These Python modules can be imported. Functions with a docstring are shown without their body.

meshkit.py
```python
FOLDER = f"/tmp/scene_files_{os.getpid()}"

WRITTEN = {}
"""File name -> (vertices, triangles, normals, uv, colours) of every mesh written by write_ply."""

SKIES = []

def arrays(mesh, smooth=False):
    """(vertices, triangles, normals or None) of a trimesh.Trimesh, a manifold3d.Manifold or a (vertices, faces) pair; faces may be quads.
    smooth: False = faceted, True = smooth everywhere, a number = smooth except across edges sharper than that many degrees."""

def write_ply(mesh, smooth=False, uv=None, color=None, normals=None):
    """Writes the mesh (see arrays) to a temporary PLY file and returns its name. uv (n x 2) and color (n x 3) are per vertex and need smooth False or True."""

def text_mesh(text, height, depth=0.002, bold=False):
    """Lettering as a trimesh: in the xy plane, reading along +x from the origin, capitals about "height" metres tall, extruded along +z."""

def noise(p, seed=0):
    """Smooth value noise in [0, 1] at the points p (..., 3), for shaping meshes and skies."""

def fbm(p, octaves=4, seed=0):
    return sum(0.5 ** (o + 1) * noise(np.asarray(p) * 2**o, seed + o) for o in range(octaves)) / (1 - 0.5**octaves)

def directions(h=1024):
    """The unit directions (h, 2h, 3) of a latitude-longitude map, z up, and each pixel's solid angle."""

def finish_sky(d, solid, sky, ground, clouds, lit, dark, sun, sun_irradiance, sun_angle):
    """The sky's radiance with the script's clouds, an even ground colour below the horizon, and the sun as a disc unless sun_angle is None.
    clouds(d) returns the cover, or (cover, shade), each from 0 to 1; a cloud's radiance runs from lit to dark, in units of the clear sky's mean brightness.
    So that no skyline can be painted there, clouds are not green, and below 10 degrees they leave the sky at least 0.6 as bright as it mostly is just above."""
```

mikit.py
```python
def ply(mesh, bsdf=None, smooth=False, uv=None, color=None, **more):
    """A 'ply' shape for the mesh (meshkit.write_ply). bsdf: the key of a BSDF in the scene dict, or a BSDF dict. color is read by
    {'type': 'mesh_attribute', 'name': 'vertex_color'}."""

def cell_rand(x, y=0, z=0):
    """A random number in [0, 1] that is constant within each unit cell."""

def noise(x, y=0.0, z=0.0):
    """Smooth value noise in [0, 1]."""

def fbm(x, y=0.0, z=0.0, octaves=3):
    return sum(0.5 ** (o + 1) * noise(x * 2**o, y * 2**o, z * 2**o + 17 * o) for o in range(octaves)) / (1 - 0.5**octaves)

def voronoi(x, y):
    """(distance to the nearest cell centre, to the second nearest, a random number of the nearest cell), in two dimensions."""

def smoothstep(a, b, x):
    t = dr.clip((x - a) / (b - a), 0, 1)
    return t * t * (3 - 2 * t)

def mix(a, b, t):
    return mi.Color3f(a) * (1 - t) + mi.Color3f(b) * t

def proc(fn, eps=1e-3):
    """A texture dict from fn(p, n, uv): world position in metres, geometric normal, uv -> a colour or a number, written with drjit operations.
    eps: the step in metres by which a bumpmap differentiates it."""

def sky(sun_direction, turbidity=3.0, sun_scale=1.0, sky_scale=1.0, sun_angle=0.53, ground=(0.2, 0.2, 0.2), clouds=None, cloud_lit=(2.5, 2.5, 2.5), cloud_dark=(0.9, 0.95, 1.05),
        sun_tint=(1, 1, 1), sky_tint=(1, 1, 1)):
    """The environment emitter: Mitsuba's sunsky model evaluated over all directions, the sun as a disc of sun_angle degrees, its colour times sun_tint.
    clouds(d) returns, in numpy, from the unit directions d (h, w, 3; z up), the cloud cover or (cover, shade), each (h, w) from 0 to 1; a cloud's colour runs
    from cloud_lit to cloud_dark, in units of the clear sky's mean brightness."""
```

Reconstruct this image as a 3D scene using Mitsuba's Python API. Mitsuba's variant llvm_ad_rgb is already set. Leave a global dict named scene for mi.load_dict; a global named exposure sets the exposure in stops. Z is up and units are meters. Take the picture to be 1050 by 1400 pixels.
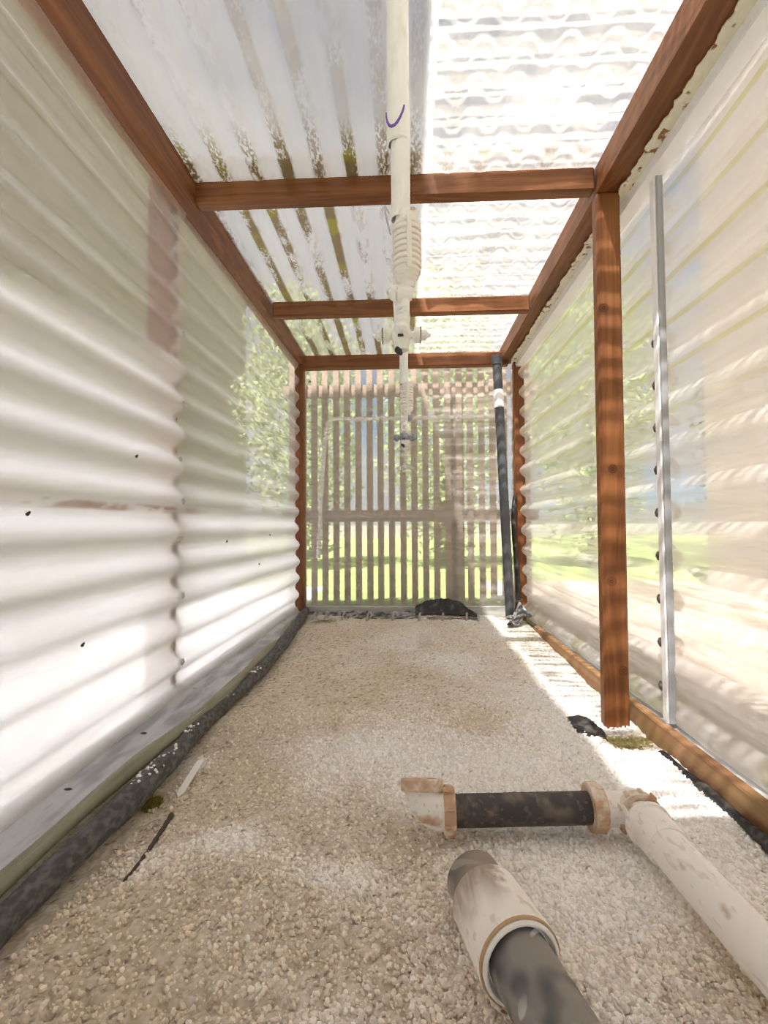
import math, numpy as np, trimesh, manifold3d as m3, mitsuba as mi, drjit as dr, mikit, meshkit
from mikit import proc, noise, fbm, smoothstep, mix, ply
T = mi.ScalarTransform4f
rng = np.random.default_rng(7)
PI = math.pi

# ------------------------------------------------------------------ camera, sky, sun, exposure
FOC, W, H = 670.0, 1050, 1400
CAM = [0, 0, 0.48]
FWD = np.array([-0.0447152, 0.99863945, 0.02682912])
UP = [0.00730258, -0.02652852, 0.99962138]
exposure = 1.62
SUN = np.array([-0.22, -0.50, 0.84])


def clouds(d):
    n = meshkit.fbm(d * np.array([2.2, 2.2, 4.0]) + 3.1, 5, seed=4)
    return np.clip((n - 0.34) * 5, 0, 1) * 0.97, np.clip((n - 0.6) * 3, 0, 0.6)


scene = {
    'camera': {'type': 'perspective', 'fov': 2 * math.degrees(math.atan(W / 2 / FOC)), 'fov_axis': 'x', 'near_clip': 0.02, 'far_clip': 200.0,
               'to_world': T().look_at(origin=CAM, target=(np.array(CAM) + FWD).tolist(), up=UP)},
    'sky': mikit.sky(SUN, turbidity=3.0, sun_scale=3.4, sky_scale=1.1, ground=(0.30, 0.29, 0.24), clouds=clouds, cloud_lit=(2.0, 2.0, 2.0), cloud_dark=(1.5, 1.5, 1.52), sky_tint=(1.08, 1.0, 0.93), sun_tint=(0.86, 0.98, 1.20), sun_angle=0.8),
}
labels = {}

# ------------------------------------------------------------------ helpers


def numbered(name):
    if name not in scene and not any(k.startswith(name + '__') for k in scene) and name not in labels:
        return name
    i = 1
    while f'{name}_{i:03d}' in scene or f'{name}_{i:03d}' in labels or any(k.startswith(f'{name}_{i:03d}__') for k in scene):
        i += 1
    return f'{name}_{i:03d}'


def obj(name, mesh, bsdf, parent=None, smooth=False, label=None, cat=None, group=None, kind=None, **kw):
    key = numbered((parent + '__' if parent else '') + name)
    scene[key] = ply(mesh, bsdf, smooth, **kw)
    tag(key, label, cat, group, kind)
    return key


def tag(key, label=None, cat=None, group=None, kind=None):
    d = {k: v for k, v in (('label', label), ('category', cat), ('group', group), ('kind', kind)) if v}
    if d:
        labels[key] = d


def thing(name, label, cat=None, group=None, kind=None):
    key = numbered(name)
    tag(key, label, cat, group, kind)
    return key


def cat(*ms):
    return trimesh.util.concatenate(list(ms))


def tm(man):
    m = man.to_mesh()
    return trimesh.Trimesh(m.vert_properties[:, :3], m.tri_verts, process=False)


def box(lo, hi, b=0.003):
    """A box between two corners with chamfered edges."""
    lo, hi = np.array(lo, float), np.array(hi, float)
    b = min(b, 0.45 * (hi - lo).min())
    pts = []
    for s in np.ndindex(2, 2, 2):
        c = np.where(s, hi, lo)
        inw = np.where(s, -1, 1) * b
        for k in range(3):
            o = inw.copy()
            o[k] = 0
            pts.append(c + o)
    return trimesh.convex.convex_hull(np.array(pts))


def frame(axis):
    z = np.array(axis, float)
    z /= np.linalg.norm(z)
    x = np.cross([0, 0, 1] if abs(z[2]) < 0.9 else [0, 1, 0], z)
    x /= np.linalg.norm(x)
    return np.stack([x, np.cross(z, x), z], 1)


def lathe(profile, at, axis=(0, 0, 1), n=40):
    """Profile [(radius, height)...] turned about the axis through 'at'; closed ends where radius is 0."""
    p = np.array(profile, float)
    a = np.arange(n) * 2 * PI / n
    v = np.stack([p[:, None, 0] * np.cos(a), p[:, None, 0] * np.sin(a), np.repeat(p[:, 1:2], n, 1)], -1).reshape(-1, 3)
    i, j = np.meshgrid(np.arange(len(p) - 1), np.arange(n), indexing='ij')
    q = np.stack([i * n + j, i * n + (j + 1) % n, (i + 1) * n + (j + 1) % n, (i + 1) * n + j], -1).reshape(-1, 4)
    f = np.vstack([q[:, [0, 1, 2]], q[:, [0, 2, 3]]])
    v = v @ frame(axis).T + np.array(at, float)
    m = trimesh.Trimesh(v, f, process=False)
    m.merge_vertices()
    m.update_faces(m.nondegenerate_faces())
    return m


def tube(pts, r, sides=14, cap=True):
    p = np.asarray(pts, float)
    r = np.broadcast_to(r, (len(p),)).astype(float)
    t = np.gradient(p, axis=0)
    t /= np.linalg.norm(t, axis=1, keepdims=True)
    ref = np.array([0, 0, 1.0]) if abs(t[:, 2]).max() < 0.92 else np.array([0, 1.0, 0]) if abs(t[:, 1]).max() < 0.92 else np.array([1.0, 0, 0])
    a = np.cross(ref, t)
    a /= np.linalg.norm(a, axis=1, keepdims=True)
    b = np.cross(t, a)
    th = np.arange(sides) * 2 * PI / sides
    v = p[:, None] + r[:, None, None] * (np.cos(th)[None, :, None] * a[:, None] + np.sin(th)[None, :, None] * b[:, None])
    n = len(p)
    i, j = np.meshgrid(np.arange(n - 1), np.arange(sides), indexing='ij')
    q = np.stack([i * sides + j, i * sides + (j + 1) % sides, (i + 1) * sides + (j + 1) % sides, (i + 1) * sides + j], -1).reshape(-1, 4)
    f = [q[:, [0, 1, 2]], q[:, [0, 2, 3]]]
    v = v.reshape(-1, 3)
    if cap:
        v = np.vstack([v, p[:1], p[-1:]])
        k = np.arange(sides)
        f += [np.stack([k * 0 + n * sides, (k + 1) % sides, k], 1), np.stack([k * 0 + n * sides + 1, (n - 1) * sides + k, (n - 1) * sides + (k + 1) % sides], 1)]
    return trimesh.Trimesh(v, np.vstack(f), process=False)


def spline(pts, n=60):
    from scipy.interpolate import CubicSpline
    p = np.array(pts, float)
    t = np.r_[0, np.cumsum(np.linalg.norm(np.diff(p, axis=0), axis=1))]
    return CubicSpline(t, p)(np.linspace(0, t[-1], n))


def grid(fn, nu, nv):
    """A sheet mesh from fn(u, v) -> (n, 3), u and v from 0 to 1."""
    u, v = np.meshgrid(np.linspace(0, 1, nu), np.linspace(0, 1, nv), indexing='ij')
    p = fn(u.ravel(), v.ravel())
    i, j = np.meshgrid(np.arange(nu - 1), np.arange(nv - 1), indexing='ij')
    a = i * nv + j
    q = np.stack([a, a + nv, a + nv + 1, a + 1], -1).reshape(-1, 4)
    return trimesh.Trimesh(p, np.vstack([q[:, [0, 1, 2]], q[:, [0, 2, 3]]]), process=False)


def thick(m, t):
    """A closed slab from an open sheet mesh."""
    n = m.vertex_normals
    v = np.vstack([m.vertices + n * t / 2, m.vertices - n * t / 2])
    k = len(m.vertices)
    e = m.edges[trimesh.grouping.group_rows(m.edges_sorted, require_count=1)]
    f = np.vstack([m.faces, m.faces[:, ::-1] + k, np.stack([e[:, 0], e[:, 0] + k, e[:, 1] + k], 1), np.stack([e[:, 0], e[:, 1] + k, e[:, 1]], 1)])
    return trimesh.Trimesh(v, f, process=False)


def wave(s, pitch, amp, flat=1.35):
    """Rounded trapezoid corrugation."""
    return amp * np.tanh(flat * np.sin(2 * PI * s / pitch)) / math.tanh(flat)


def corr(c0, along, across, out, length, width, pitch, amp, phase=0.0, flat=1.35, per=14, nl=24, warp=0.003, seed=0):
    """Corrugated sheet: ribs run along 'along'; profile over 'across'; bulges towards 'out'."""
    c0, along, across, out = (np.array(x, float) for x in (c0, along, across, out))
    nw = int(width / pitch * per) + 1

    def fn(u, v):
        l, w = u * length, v * width
        o = wave(w + phase, pitch, amp, flat)
        o = o + warp * 2 * (meshkit.noise(np.stack([l * 3, w * 4, 0 * l + seed], -1), seed) - 0.5) + 0.0006 * (meshkit.noise(np.stack([l * 9, w * 60, 0 * l], -1), seed + 5) - 0.5)
        return c0 + l[:, None] * along + w[:, None] * across + o[:, None] * out
    return grid(fn, nl, nw)


# ------------------------------------------------------------------ materials
def principled(col, rough=0.6, **kw):
    c = proc(col) if callable(col) else {'type': 'rgb', 'value': list(col)}
    return {'type': 'twosided', 'bsdf': {'type': 'principled', 'base_color': c, 'roughness': rough, **kw}}


def bumped(b, fn, scale=1.0, eps=1e-3):
    return {'type': 'twosided', 'bsdf': {'type': 'bumpmap', 'arbitrary': proc(fn, eps), 'scale': scale, 'bsdf': b['bsdf']}}


def timber(axis, knots=(), tint=0.60):
    """Stained softwood, grain along one axis; knots: points (in metres) with dark rings."""
    o = [k for k in range(3) if k != axis]

    def fn(p, n, uv):
        q = [p.x, p.y, p.z]
        wob = fbm(q[axis] * 3.0, q[o[0]] * 9, q[o[1]] * 9)
        g = fbm(q[o[0]] * 90 + wob * 9, q[o[1]] * 90 + wob * 6, q[axis] * 2.2, 3)
        fine = noise(q[o[0]] * 420, q[o[1]] * 420, q[axis] * 9)
        c = mix((0.25, 0.084, 0.025), (0.37, 0.14, 0.044), smoothstep(0.3, 0.72, g))
        c = c * (0.84 + 0.28 * fine)
        blot = fbm(q[axis] * 4 + 11, q[o[0]] * 7, q[o[1]] * 7)
        c = c * (0.72 + 0.5 * blot)
        for k in knots:
            d = dr.sqrt(dr.square((p.x - k[0]) * 1.0) + dr.square((p.y - k[1]) * 0.35) + dr.square(p.z - k[2]))
            ring = 0.5 + 0.5 * dr.cos(d * 900)
            c = mix(c, mix((0.10, 0.028, 0.010), (0.22, 0.07, 0.022), ring), 1 - smoothstep(0.008, 0.014, d))
        return c * tint
    return principled(fn, 0.5, specular=0.35)


KN = [(0.513, 1.235, 0.616), (0.505, 1.235, 0.338), (0.498, 1.235, 1.02), (0.53, 1.235, 0.12)]
scene['wood_x'] = timber(0)
scene['wood_y'] = timber(1)
scene['wood_z'] = timber(2, KN)


def fn_raw(p, n, uv):
    g = fbm(p.x * 30, p.y * 4, p.z * 60)
    c = mix((0.22, 0.112, 0.052), (0.32, 0.18, 0.088), smoothstep(0.3, 0.7, g))
    moss = smoothstep(0.5, 0.75, fbm(p.y * 9, p.z * 30, 4)) * 0.5
    return mix(c, (0.25, 0.20, 0.06), moss * 0.5)


scene['wood_kick'] = principled(fn_raw, 0.75)
scene['wood_grey'] = principled(lambda p, n, uv: mix((0.30, 0.225, 0.18), (0.42, 0.335, 0.27), fbm(p.x * 60, p.y * 60, p.z * 5)), 0.85)


def hazy(opacity, col, rough=0.25, spec=0.25, diff=1.0):
    """Weathered clear plastic sheet: part clean see-through, part milky scattering."""
    o = proc(opacity) if callable(opacity) else {'type': 'rgb', 'value': opacity} if False else float(opacity)
    c = proc(col) if callable(col) else {'type': 'rgb', 'value': list(col)}
    return {'type': 'mask', 'opacity': o, 'bsdf': {'type': 'principledthin', 'base_color': c, 'roughness': rough, 'spec_trans': spec, 'diff_trans': diff, 'eta': 1.55}}


RP, RX0 = 0.0815, -0.6     # roof corrugation pitch and start


def roof_dirt(p, amount):
    ph = (p.x - RX0) / RP
    valley = smoothstep(0.15, 0.75, -dr.sin(2 * PI * ph))
    n = fbm(p.x * 14, p.y * 5, 2.0, 4)
    fine = fbm(p.x * 260, p.y * 120, 5.0, 2)
    left = 1 - 0.75 * smoothstep(0.02, 0.10, p.x)
    streak = smoothstep(0.40, 0.62, n + 0.25 * (fine - 0.5)) * valley
    edge = smoothstep(0.55, 0.8, dr.abs(dr.cos(PI * ph + 0.8))) * smoothstep(0.5, 0.66, fbm(p.x * 60, p.y * 22, 1.0))
    endb = smoothstep(0.16, 0.02, dr.abs(p.y - 1.19)) * valley * 0.8
    return dr.clip((streak * amount + 0.25 * edge * amount + endb * smoothstep(0.3, 0.6, fine)) * left, 0, 1)


def roof_op(base, amount):
    def fn(p, n, uv):
        haze = base + 0.20 * (1 - smoothstep(0.0, 0.1, p.x)) + 0.16 * (fbm(p.x * 90, p.y * 5, 1.0) - 0.5)
        return dr.clip(haze + 0.5 * roof_dirt(p, amount), 0, 1)
    return fn


def roof_col(amount):
    return lambda p, n, uv: mix((0.93, 0.905, 0.87), mix((0.34, 0.26, 0.15), (0.42, 0.38, 0.10), smoothstep(0.6, 0.75, fbm(p.x * 9, p.y * 9, 8.0))), roof_dirt(p, amount))


scene['roof_front_plastic'] = hazy(roof_op(0.40, 0.35), roof_col(0.35), 0.3, 0.2)
scene['roof_rear_plastic'] = hazy(roof_op(0.36, 1.0), roof_col(1.0), 0.3, 0.2)


def light_line_op(p, n, uv):
    """Opacity bands along the ribs stand in for light gathered into bright lines."""
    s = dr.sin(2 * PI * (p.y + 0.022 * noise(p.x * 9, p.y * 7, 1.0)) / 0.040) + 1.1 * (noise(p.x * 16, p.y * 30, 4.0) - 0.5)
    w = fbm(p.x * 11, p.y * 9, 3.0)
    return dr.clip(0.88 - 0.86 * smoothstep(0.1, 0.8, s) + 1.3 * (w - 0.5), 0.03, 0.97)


scene['light_line_plastic'] = hazy(light_line_op, (0.74, 0.725, 0.71), 0.3, 0.2)


def wall_op(lo, hi, z0, wid, slope=0.0):
    """Milky up to the height z0, clearer above it."""
    return lambda p, n, uv: dr.clip(lo + 0.14 * (fbm(p.y * 5, p.z * 60, 1.0) - 0.5) + (hi - lo) * smoothstep(z0 + wid, z0 - wid, p.z - slope * (p.y - 0.75) + 0.03 * (fbm(p.y * 4, p.z * 9, 3.0) - 0.5)), 0, 1)


def wall_col(p, n, uv):
    seamstain = smoothstep(0.012, 0.003, dr.abs(p.z - 0.522)) * 0.5 * smoothstep(0.35, 0.6, fbm(p.y * 14, p.z * 50, 1.0)) * smoothstep(1.5, 1.2, p.y)
    c = mix((0.945, 0.945, 0.965), (0.95, 0.90, 0.84), 0.25 * smoothstep(0.45, 0.7, fbm(p.y * 2.5, p.z * 26, 6.0)))
    return mix(c, (0.40, 0.22, 0.12), seamstain)


scene['left_front_plastic'] = hazy(wall_op(0.40, 0.97, 0.865, 0.016, 0.10), wall_col, 0.28, 0.08, 1.4)
scene['left_rear_plastic'] = hazy(wall_op(0.52, 0.90, 0.56, 0.16), wall_col, 0.28, 0.15, 1.3)
scene['left_rear_low_plastic'] = hazy(wall_op(0.90, 0.96, 0.3, 0.2), wall_col, 0.28, 0.08, 1.4)
scene['back_plastic'] = hazy(0.42, (0.93, 0.92, 0.90), 0.16, 0.4)


def right_col(p, n, uv):
    rib = smoothstep(0.93, 0.985, dr.sin(2 * PI * (p.z - 0.05) / 0.1 + 2.4)) * smoothstep(0.62, 0.85, p.z)
    c = mix((0.94, 0.93, 0.92), (0.91, 0.875, 0.83), 0.6 * smoothstep(0.42, 0.7, fbm(p.y * 4, p.z * 30, 9.0)))
    c = mix(c, (0.80, 0.76, 0.42), rib * 0.7)
    moss = smoothstep(0.12, 0.05, p.z) * smoothstep(0.45, 0.65, fbm(p.y * 12, p.z * 12, 2.0))
    return mix(c, (0.45, 0.45, 0.12), moss * 0.5)


scene['right_plastic'] = hazy(lambda p, n, uv: dr.clip(0.80 + 0.8 * (fbm(p.y * 2.5, p.z * 110, 1.0) - 0.5) + 0.7 * (fbm(p.y * 7, p.z * 24, 4.0) - 0.5) + 0.4 * (fbm(p.y * 30, p.z * 160, 8.0) - 0.5), 0.05, 1), right_col, 0.22, 0.35)

scene['white_metal'] = principled((0.80, 0.81, 0.83), 0.35, metallic=0.0, specular=0.6)
scene['screw_metal'] = principled((0.55, 0.54, 0.52), 0.35, metallic=0.9)
scene['scallop_pivot_dark'] = principled((0.10, 0.075, 0.06), 0.6)


def fn_flash(p, n, uv):
    d = fbm(p.x * 40, p.y * 9, 1.0, 4)
    c = mix((0.30, 0.31, 0.33), (0.52, 0.53, 0.56), smoothstep(0.3, 0.7, d))
    return mix(c, (0.36, 0.22, 0.12), 0.5 * smoothstep(0.68, 0.85, fbm(p.x * 50, p.y * 14, 7.0)))


scene['flashing'] = principled(fn_flash, 0.5, metallic=0.35)
scene['liner_lip'] = principled(lambda p, n, uv: mix((0.13, 0.13, 0.08), (0.34, 0.33, 0.25), fbm(p.x * 60, p.y * 7, p.z * 60)), 0.6)
scene['hose_rubber'] = principled(lambda p, n, uv: mix((0.05, 0.051, 0.052), (0.12, 0.118, 0.115), smoothstep(0.35, 0.75, fbm(p.x * 120, p.y * 90, p.z * 120, 4))), 0.65)
scene['black_liner'] = principled(lambda p, n, uv: mix((0.012, 0.012, 0.013), (0.10, 0.095, 0.085), smoothstep(0.5, 0.8, fbm(p.x * 40, p.y * 40, p.z * 40))), 0.45)
scene['grey_liner'] = principled(lambda p, n, uv: mix((0.05, 0.05, 0.052), (0.42, 0.42, 0.42), smoothstep(0.4, 0.75, fbm(p.x * 50, p.y * 50, p.z * 22))), 0.3)
scene['pale_curb'] = principled(lambda p, n, uv: mix((0.34, 0.34, 0.31), (0.55, 0.55, 0.52), fbm(p.x * 9, p.z * 90, 2.0)), 0.7)
scene['grey_plastic'] = principled((0.33, 0.32, 0.33), 0.5)
scene['black_pvc'] = principled(lambda p, n, uv: mix((0.035, 0.038, 0.045), (0.10, 0.105, 0.12), fbm(p.x * 60, p.y * 60, p.z * 8)), 0.38)
scene['silver_tape'] = principled((0.80, 0.80, 0.80), 0.4)


def fn_pvc(p, n, uv):
    d = fbm(p.x * 30, p.y * 30, p.z * 12, 4)
    return mix((0.83, 0.82, 0.81), (0.68, 0.66, 0.62), smoothstep(0.5, 0.8, d))


scene['white_pvc'] = principled(fn_pvc, 0.35)
scene['filter_pvc'] = principled((0.80, 0.77, 0.74), 0.45)
scene['purple_ink'] = principled((0.16, 0.09, 0.42), 0.6)
scene['black_rubber'] = principled((0.02, 0.02, 0.02), 0.5)
scene['steel_blue'] = principled((0.28, 0.30, 0.34), 0.4)


def dirty(base, soil, lo, hi, freq, rough=0.5, soil2=None):
    def fn(p, n, uv):
        d = smoothstep(lo, hi, fbm(p.x * freq, p.y * freq * 0.7, p.z * freq, 4))
        s = mix(soil, soil2 or soil, noise(p.x * 25, p.y * 25, p.z * 25))
        g = smoothstep(0.62, 0.75, fbm(p.x * 160, p.y * 60, p.z * 160, 2)) * 0.35
        return mix(mix(base, s, d), soil, g)
    return principled(fn, rough)


scene['rusty_pvc'] = dirty((0.82, 0.80, 0.77), (0.42, 0.25, 0.14), 0.58, 0.76, 34, soil2=(0.60, 0.44, 0.32))
scene['rusty_nut'] = dirty((0.74, 0.66, 0.58), (0.42, 0.24, 0.13), 0.38, 0.6, 40, soil2=(0.58, 0.40, 0.27))
scene['pale_pvc'] = dirty((0.84, 0.82, 0.79), (0.55, 0.42, 0.33), 0.68, 0.85, 40, 0.4)
scene['dark_pvc'] = dirty((0.045, 0.04, 0.04), (0.20, 0.155, 0.125), 0.5, 0.85, 26, 0.5)


def fn_brownpipe(p, n, uv):
    d = smoothstep(0.42, 0.62, fbm(p.x * 22, p.y * 16, p.z * 22, 3))
    s = smoothstep(0.62, 0.72, noise(p.x * 30 + p.y * 60, p.y * 25, p.z * 60))
    return mix(mix((0.27, 0.215, 0.175), (0.10, 0.098, 0.10), d), (0.33, 0.30, 0.28), 0.6 * s)


def fn_mudpipe(p, n, uv):
    mud = smoothstep(0.36, 0.6, fbm(p.x * 26, p.y * 18, p.z * 26, 3))
    scr = smoothstep(0.66, 0.74, noise(p.x * 55 + p.y * 30, p.y * 70 - p.x * 90, p.z * 40)) * smoothstep(0.5, 0.6, noise(p.x * 20, p.y * 20, 3.0))
    rust = smoothstep(0.66, 0.8, fbm(p.x * 18 + 5, p.y * 18, p.z * 18, 3))
    c = mix((0.075, 0.078, 0.085), (0.24, 0.22, 0.205), mud)
    return mix(mix(c, (0.62, 0.62, 0.62), scr * 0.8), (0.30, 0.15, 0.08), rust * 0.7)


def fn_mudcoupling(p, n, uv):
    """Mud wiped along the upper left end of the white coupling."""
    f = smoothstep(0.535, 0.60, p.y + 0.6 * (fbm(p.x * 60, p.y * 20, p.z * 60, 3) - 0.5) * 0.09) * smoothstep(0.005, 0.035, p.z)
    f = f * smoothstep(0.118, 0.096, p.x + 0.03 * (fbm(p.x * 120, p.y * 120, 3.0) - 0.5))
    spots = smoothstep(0.6, 0.75, fbm(p.x * 90, p.y * 60, p.z * 90, 3)) * 0.45
    c = mix((0.84, 0.815, 0.78), (0.55, 0.42, 0.32), spots)
    return mix(c, (0.30, 0.225, 0.17), f * (0.75 + 0.25 * noise(p.x * 300, p.y * 40, p.z * 200)))


scene['brown_pipe'] = principled(fn_brownpipe, 0.55)
scene['muddy_pipe'] = principled(fn_mudpipe, 0.5)
scene['muddy_coupling'] = principled(fn_mudcoupling, 0.5)
scene['rust_line'] = principled((0.50, 0.33, 0.18), 0.7)
scene['black_hole'] = principled((0.05, 0.042, 0.036), 0.8)
scene['gravel'] = {'type': 'twosided', 'bsdf': {'type': 'principled', 'base_color': {'type': 'mesh_attribute', 'name': 'vertex_color'}, 'roughness': 0.9, 'specular': 0.2}}
scene['moss'] = principled(lambda p, n, uv: mix((0.13, 0.12, 0.015), (0.30, 0.27, 0.04), noise(p.x * 300, p.y * 300, p.z * 300)), 0.9)
scene['brown_moss'] = principled(lambda p, n, uv: mix((0.10, 0.07, 0.02), (0.36, 0.30, 0.12), noise(p.x * 250, p.y * 250, p.z * 250)), 0.9)
scene['bark'] = principled((0.07, 0.055, 0.045), 0.9)
scene['tag_white'] = principled((0.82, 0.82, 0.80), 0.5)
scene['foam'] = principled(lambda p, n, uv: mix((0.74, 0.70, 0.58), (0.26, 0.13, 0.05), smoothstep(0.60, 0.72, fbm(p.x * 60, p.y * 55, p.z * 110, 3))), 0.85)
scene['tan_board'] = principled(lambda p, n, uv: mix((0.30, 0.24, 0.16), (0.46, 0.38, 0.27), fbm(p.y * 3, p.z * 30, 3.0)), 0.8)
scene['grass'] = principled(lambda p, n, uv: mix((0.13, 0.19, 0.05), (0.27, 0.34, 0.13), fbm(p.x * 9, p.y * 9, 1.0)), 0.9)
scene['pale_gravel'] = principled(lambda p, n, uv: mix((0.50, 0.50, 0.54), (0.66, 0.66, 0.70), noise(p.x * 60, p.y * 60, 1.0)), 0.95)
scene['dry_soil'] = principled(lambda p, n, uv: mix((0.24, 0.20, 0.16), (0.40, 0.35, 0.30), fbm(p.x * 7, p.y * 5, 1.0)), 0.9)
scene['white_paint'] = principled((0.86, 0.85, 0.84), 0.6)
scene['sun_shade_cloth'] = {'type': 'principledthin', 'base_color': {'type': 'rgb', 'value': [0.90, 0.87, 0.83]}, 'roughness': 0.6, 'spec_trans': 0.0, 'diff_trans': 1.1}
for nm, c in (('leaf_light', (0.54, 0.60, 0.35)), ('leaf_mid', (0.31, 0.38, 0.17)), ('leaf_dark', (0.18, 0.22, 0.10))):
    scene[nm] = {'type': 'principledthin', 'base_color': {'type': 'rgb', 'value': list(c)}, 'roughness': 0.5, 'spec_trans': 0.0, 'diff_trans': 0.9}
scene['tan_render'] = principled(lambda p, n, uv: mix((0.36, 0.31, 0.27), (0.54, 0.48, 0.43), fbm(p.y * 4, p.z * 9, 3.0)), 0.85)

# ------------------------------------------------------------------ gravel floor
PATCH = [(-0.27, 0.77, 0.09, 0.05, 1.0), (-0.10, 0.70, 0.09, 0.035, 0.9), (0.14, 1.74, 0.12, 0.10, 0.8), (0.40, 1.0, 0.2, 0.25, 0.9), (0.25, 0.70, 0.22, 0.12, 0.35), (-0.43, 1.02, 0.03, 0.05, 1.0),
         (0.1, 0.98, 0.2, 0.10, 0.5), (-0.08, 0.50, 0.05, 0.03, 0.8), (-0.38, 0.70, 0.05, 0.05, 0.5), (0.42, 1.5, 0.12, 0.3, 0.8), (0.2, 0.9, 0.25, 0.06, 0.7)]
TRACKS = [((-0.39, 0.53), (-0.36, 0.49)), ((-0.35, 0.53), (-0.33, 0.505)), ((-0.27, 0.54), (-0.245, 0.50)), ((-0.22, 0.535), (-0.205, 0.51)), ((-0.37, 0.512), (-0.13, 0.520)), ((0.30, 0.74), (0.31, 0.66))]


def ground_h(x, y):
    x, y = np.asarray(x, float), np.asarray(y, float)
    P = np.stack([x, y, 0 * x], -1)
    t = np.clip((y - 1.3) / 1.2, 0, 1)
    h = 0.038 * t * t * (3 - 2 * t) - 0.012
    h = h + 0.022 * (meshkit.fbm(P * 4.5, 3, 3) - 0.5)
    h = h + 0.012 * np.exp(-((y - 1.2) / 0.12) ** 2) * (x < 0.45) - 0.004
    h = h - 0.010 * np.clip((-0.478 - x) / 0.02, 0, 1)
    h = h - 0.022 * np.exp(-(((x - 0.5) / 0.07) ** 2 + ((y - 1.17) / 0.06) ** 2))
    for (ax, ay), (bx, by) in TRACKS:
        d = np.array([bx - ax, by - ay])
        k = np.clip(((x - ax) * d[0] + (y - ay) * d[1]) / (d @ d), 0, 1)
        r = np.hypot(x - ax - k * d[0], y - ay - k * d[1])
        h = h - 0.007 * np.exp(-(r / 0.0035) ** 2)
    return h


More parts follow.
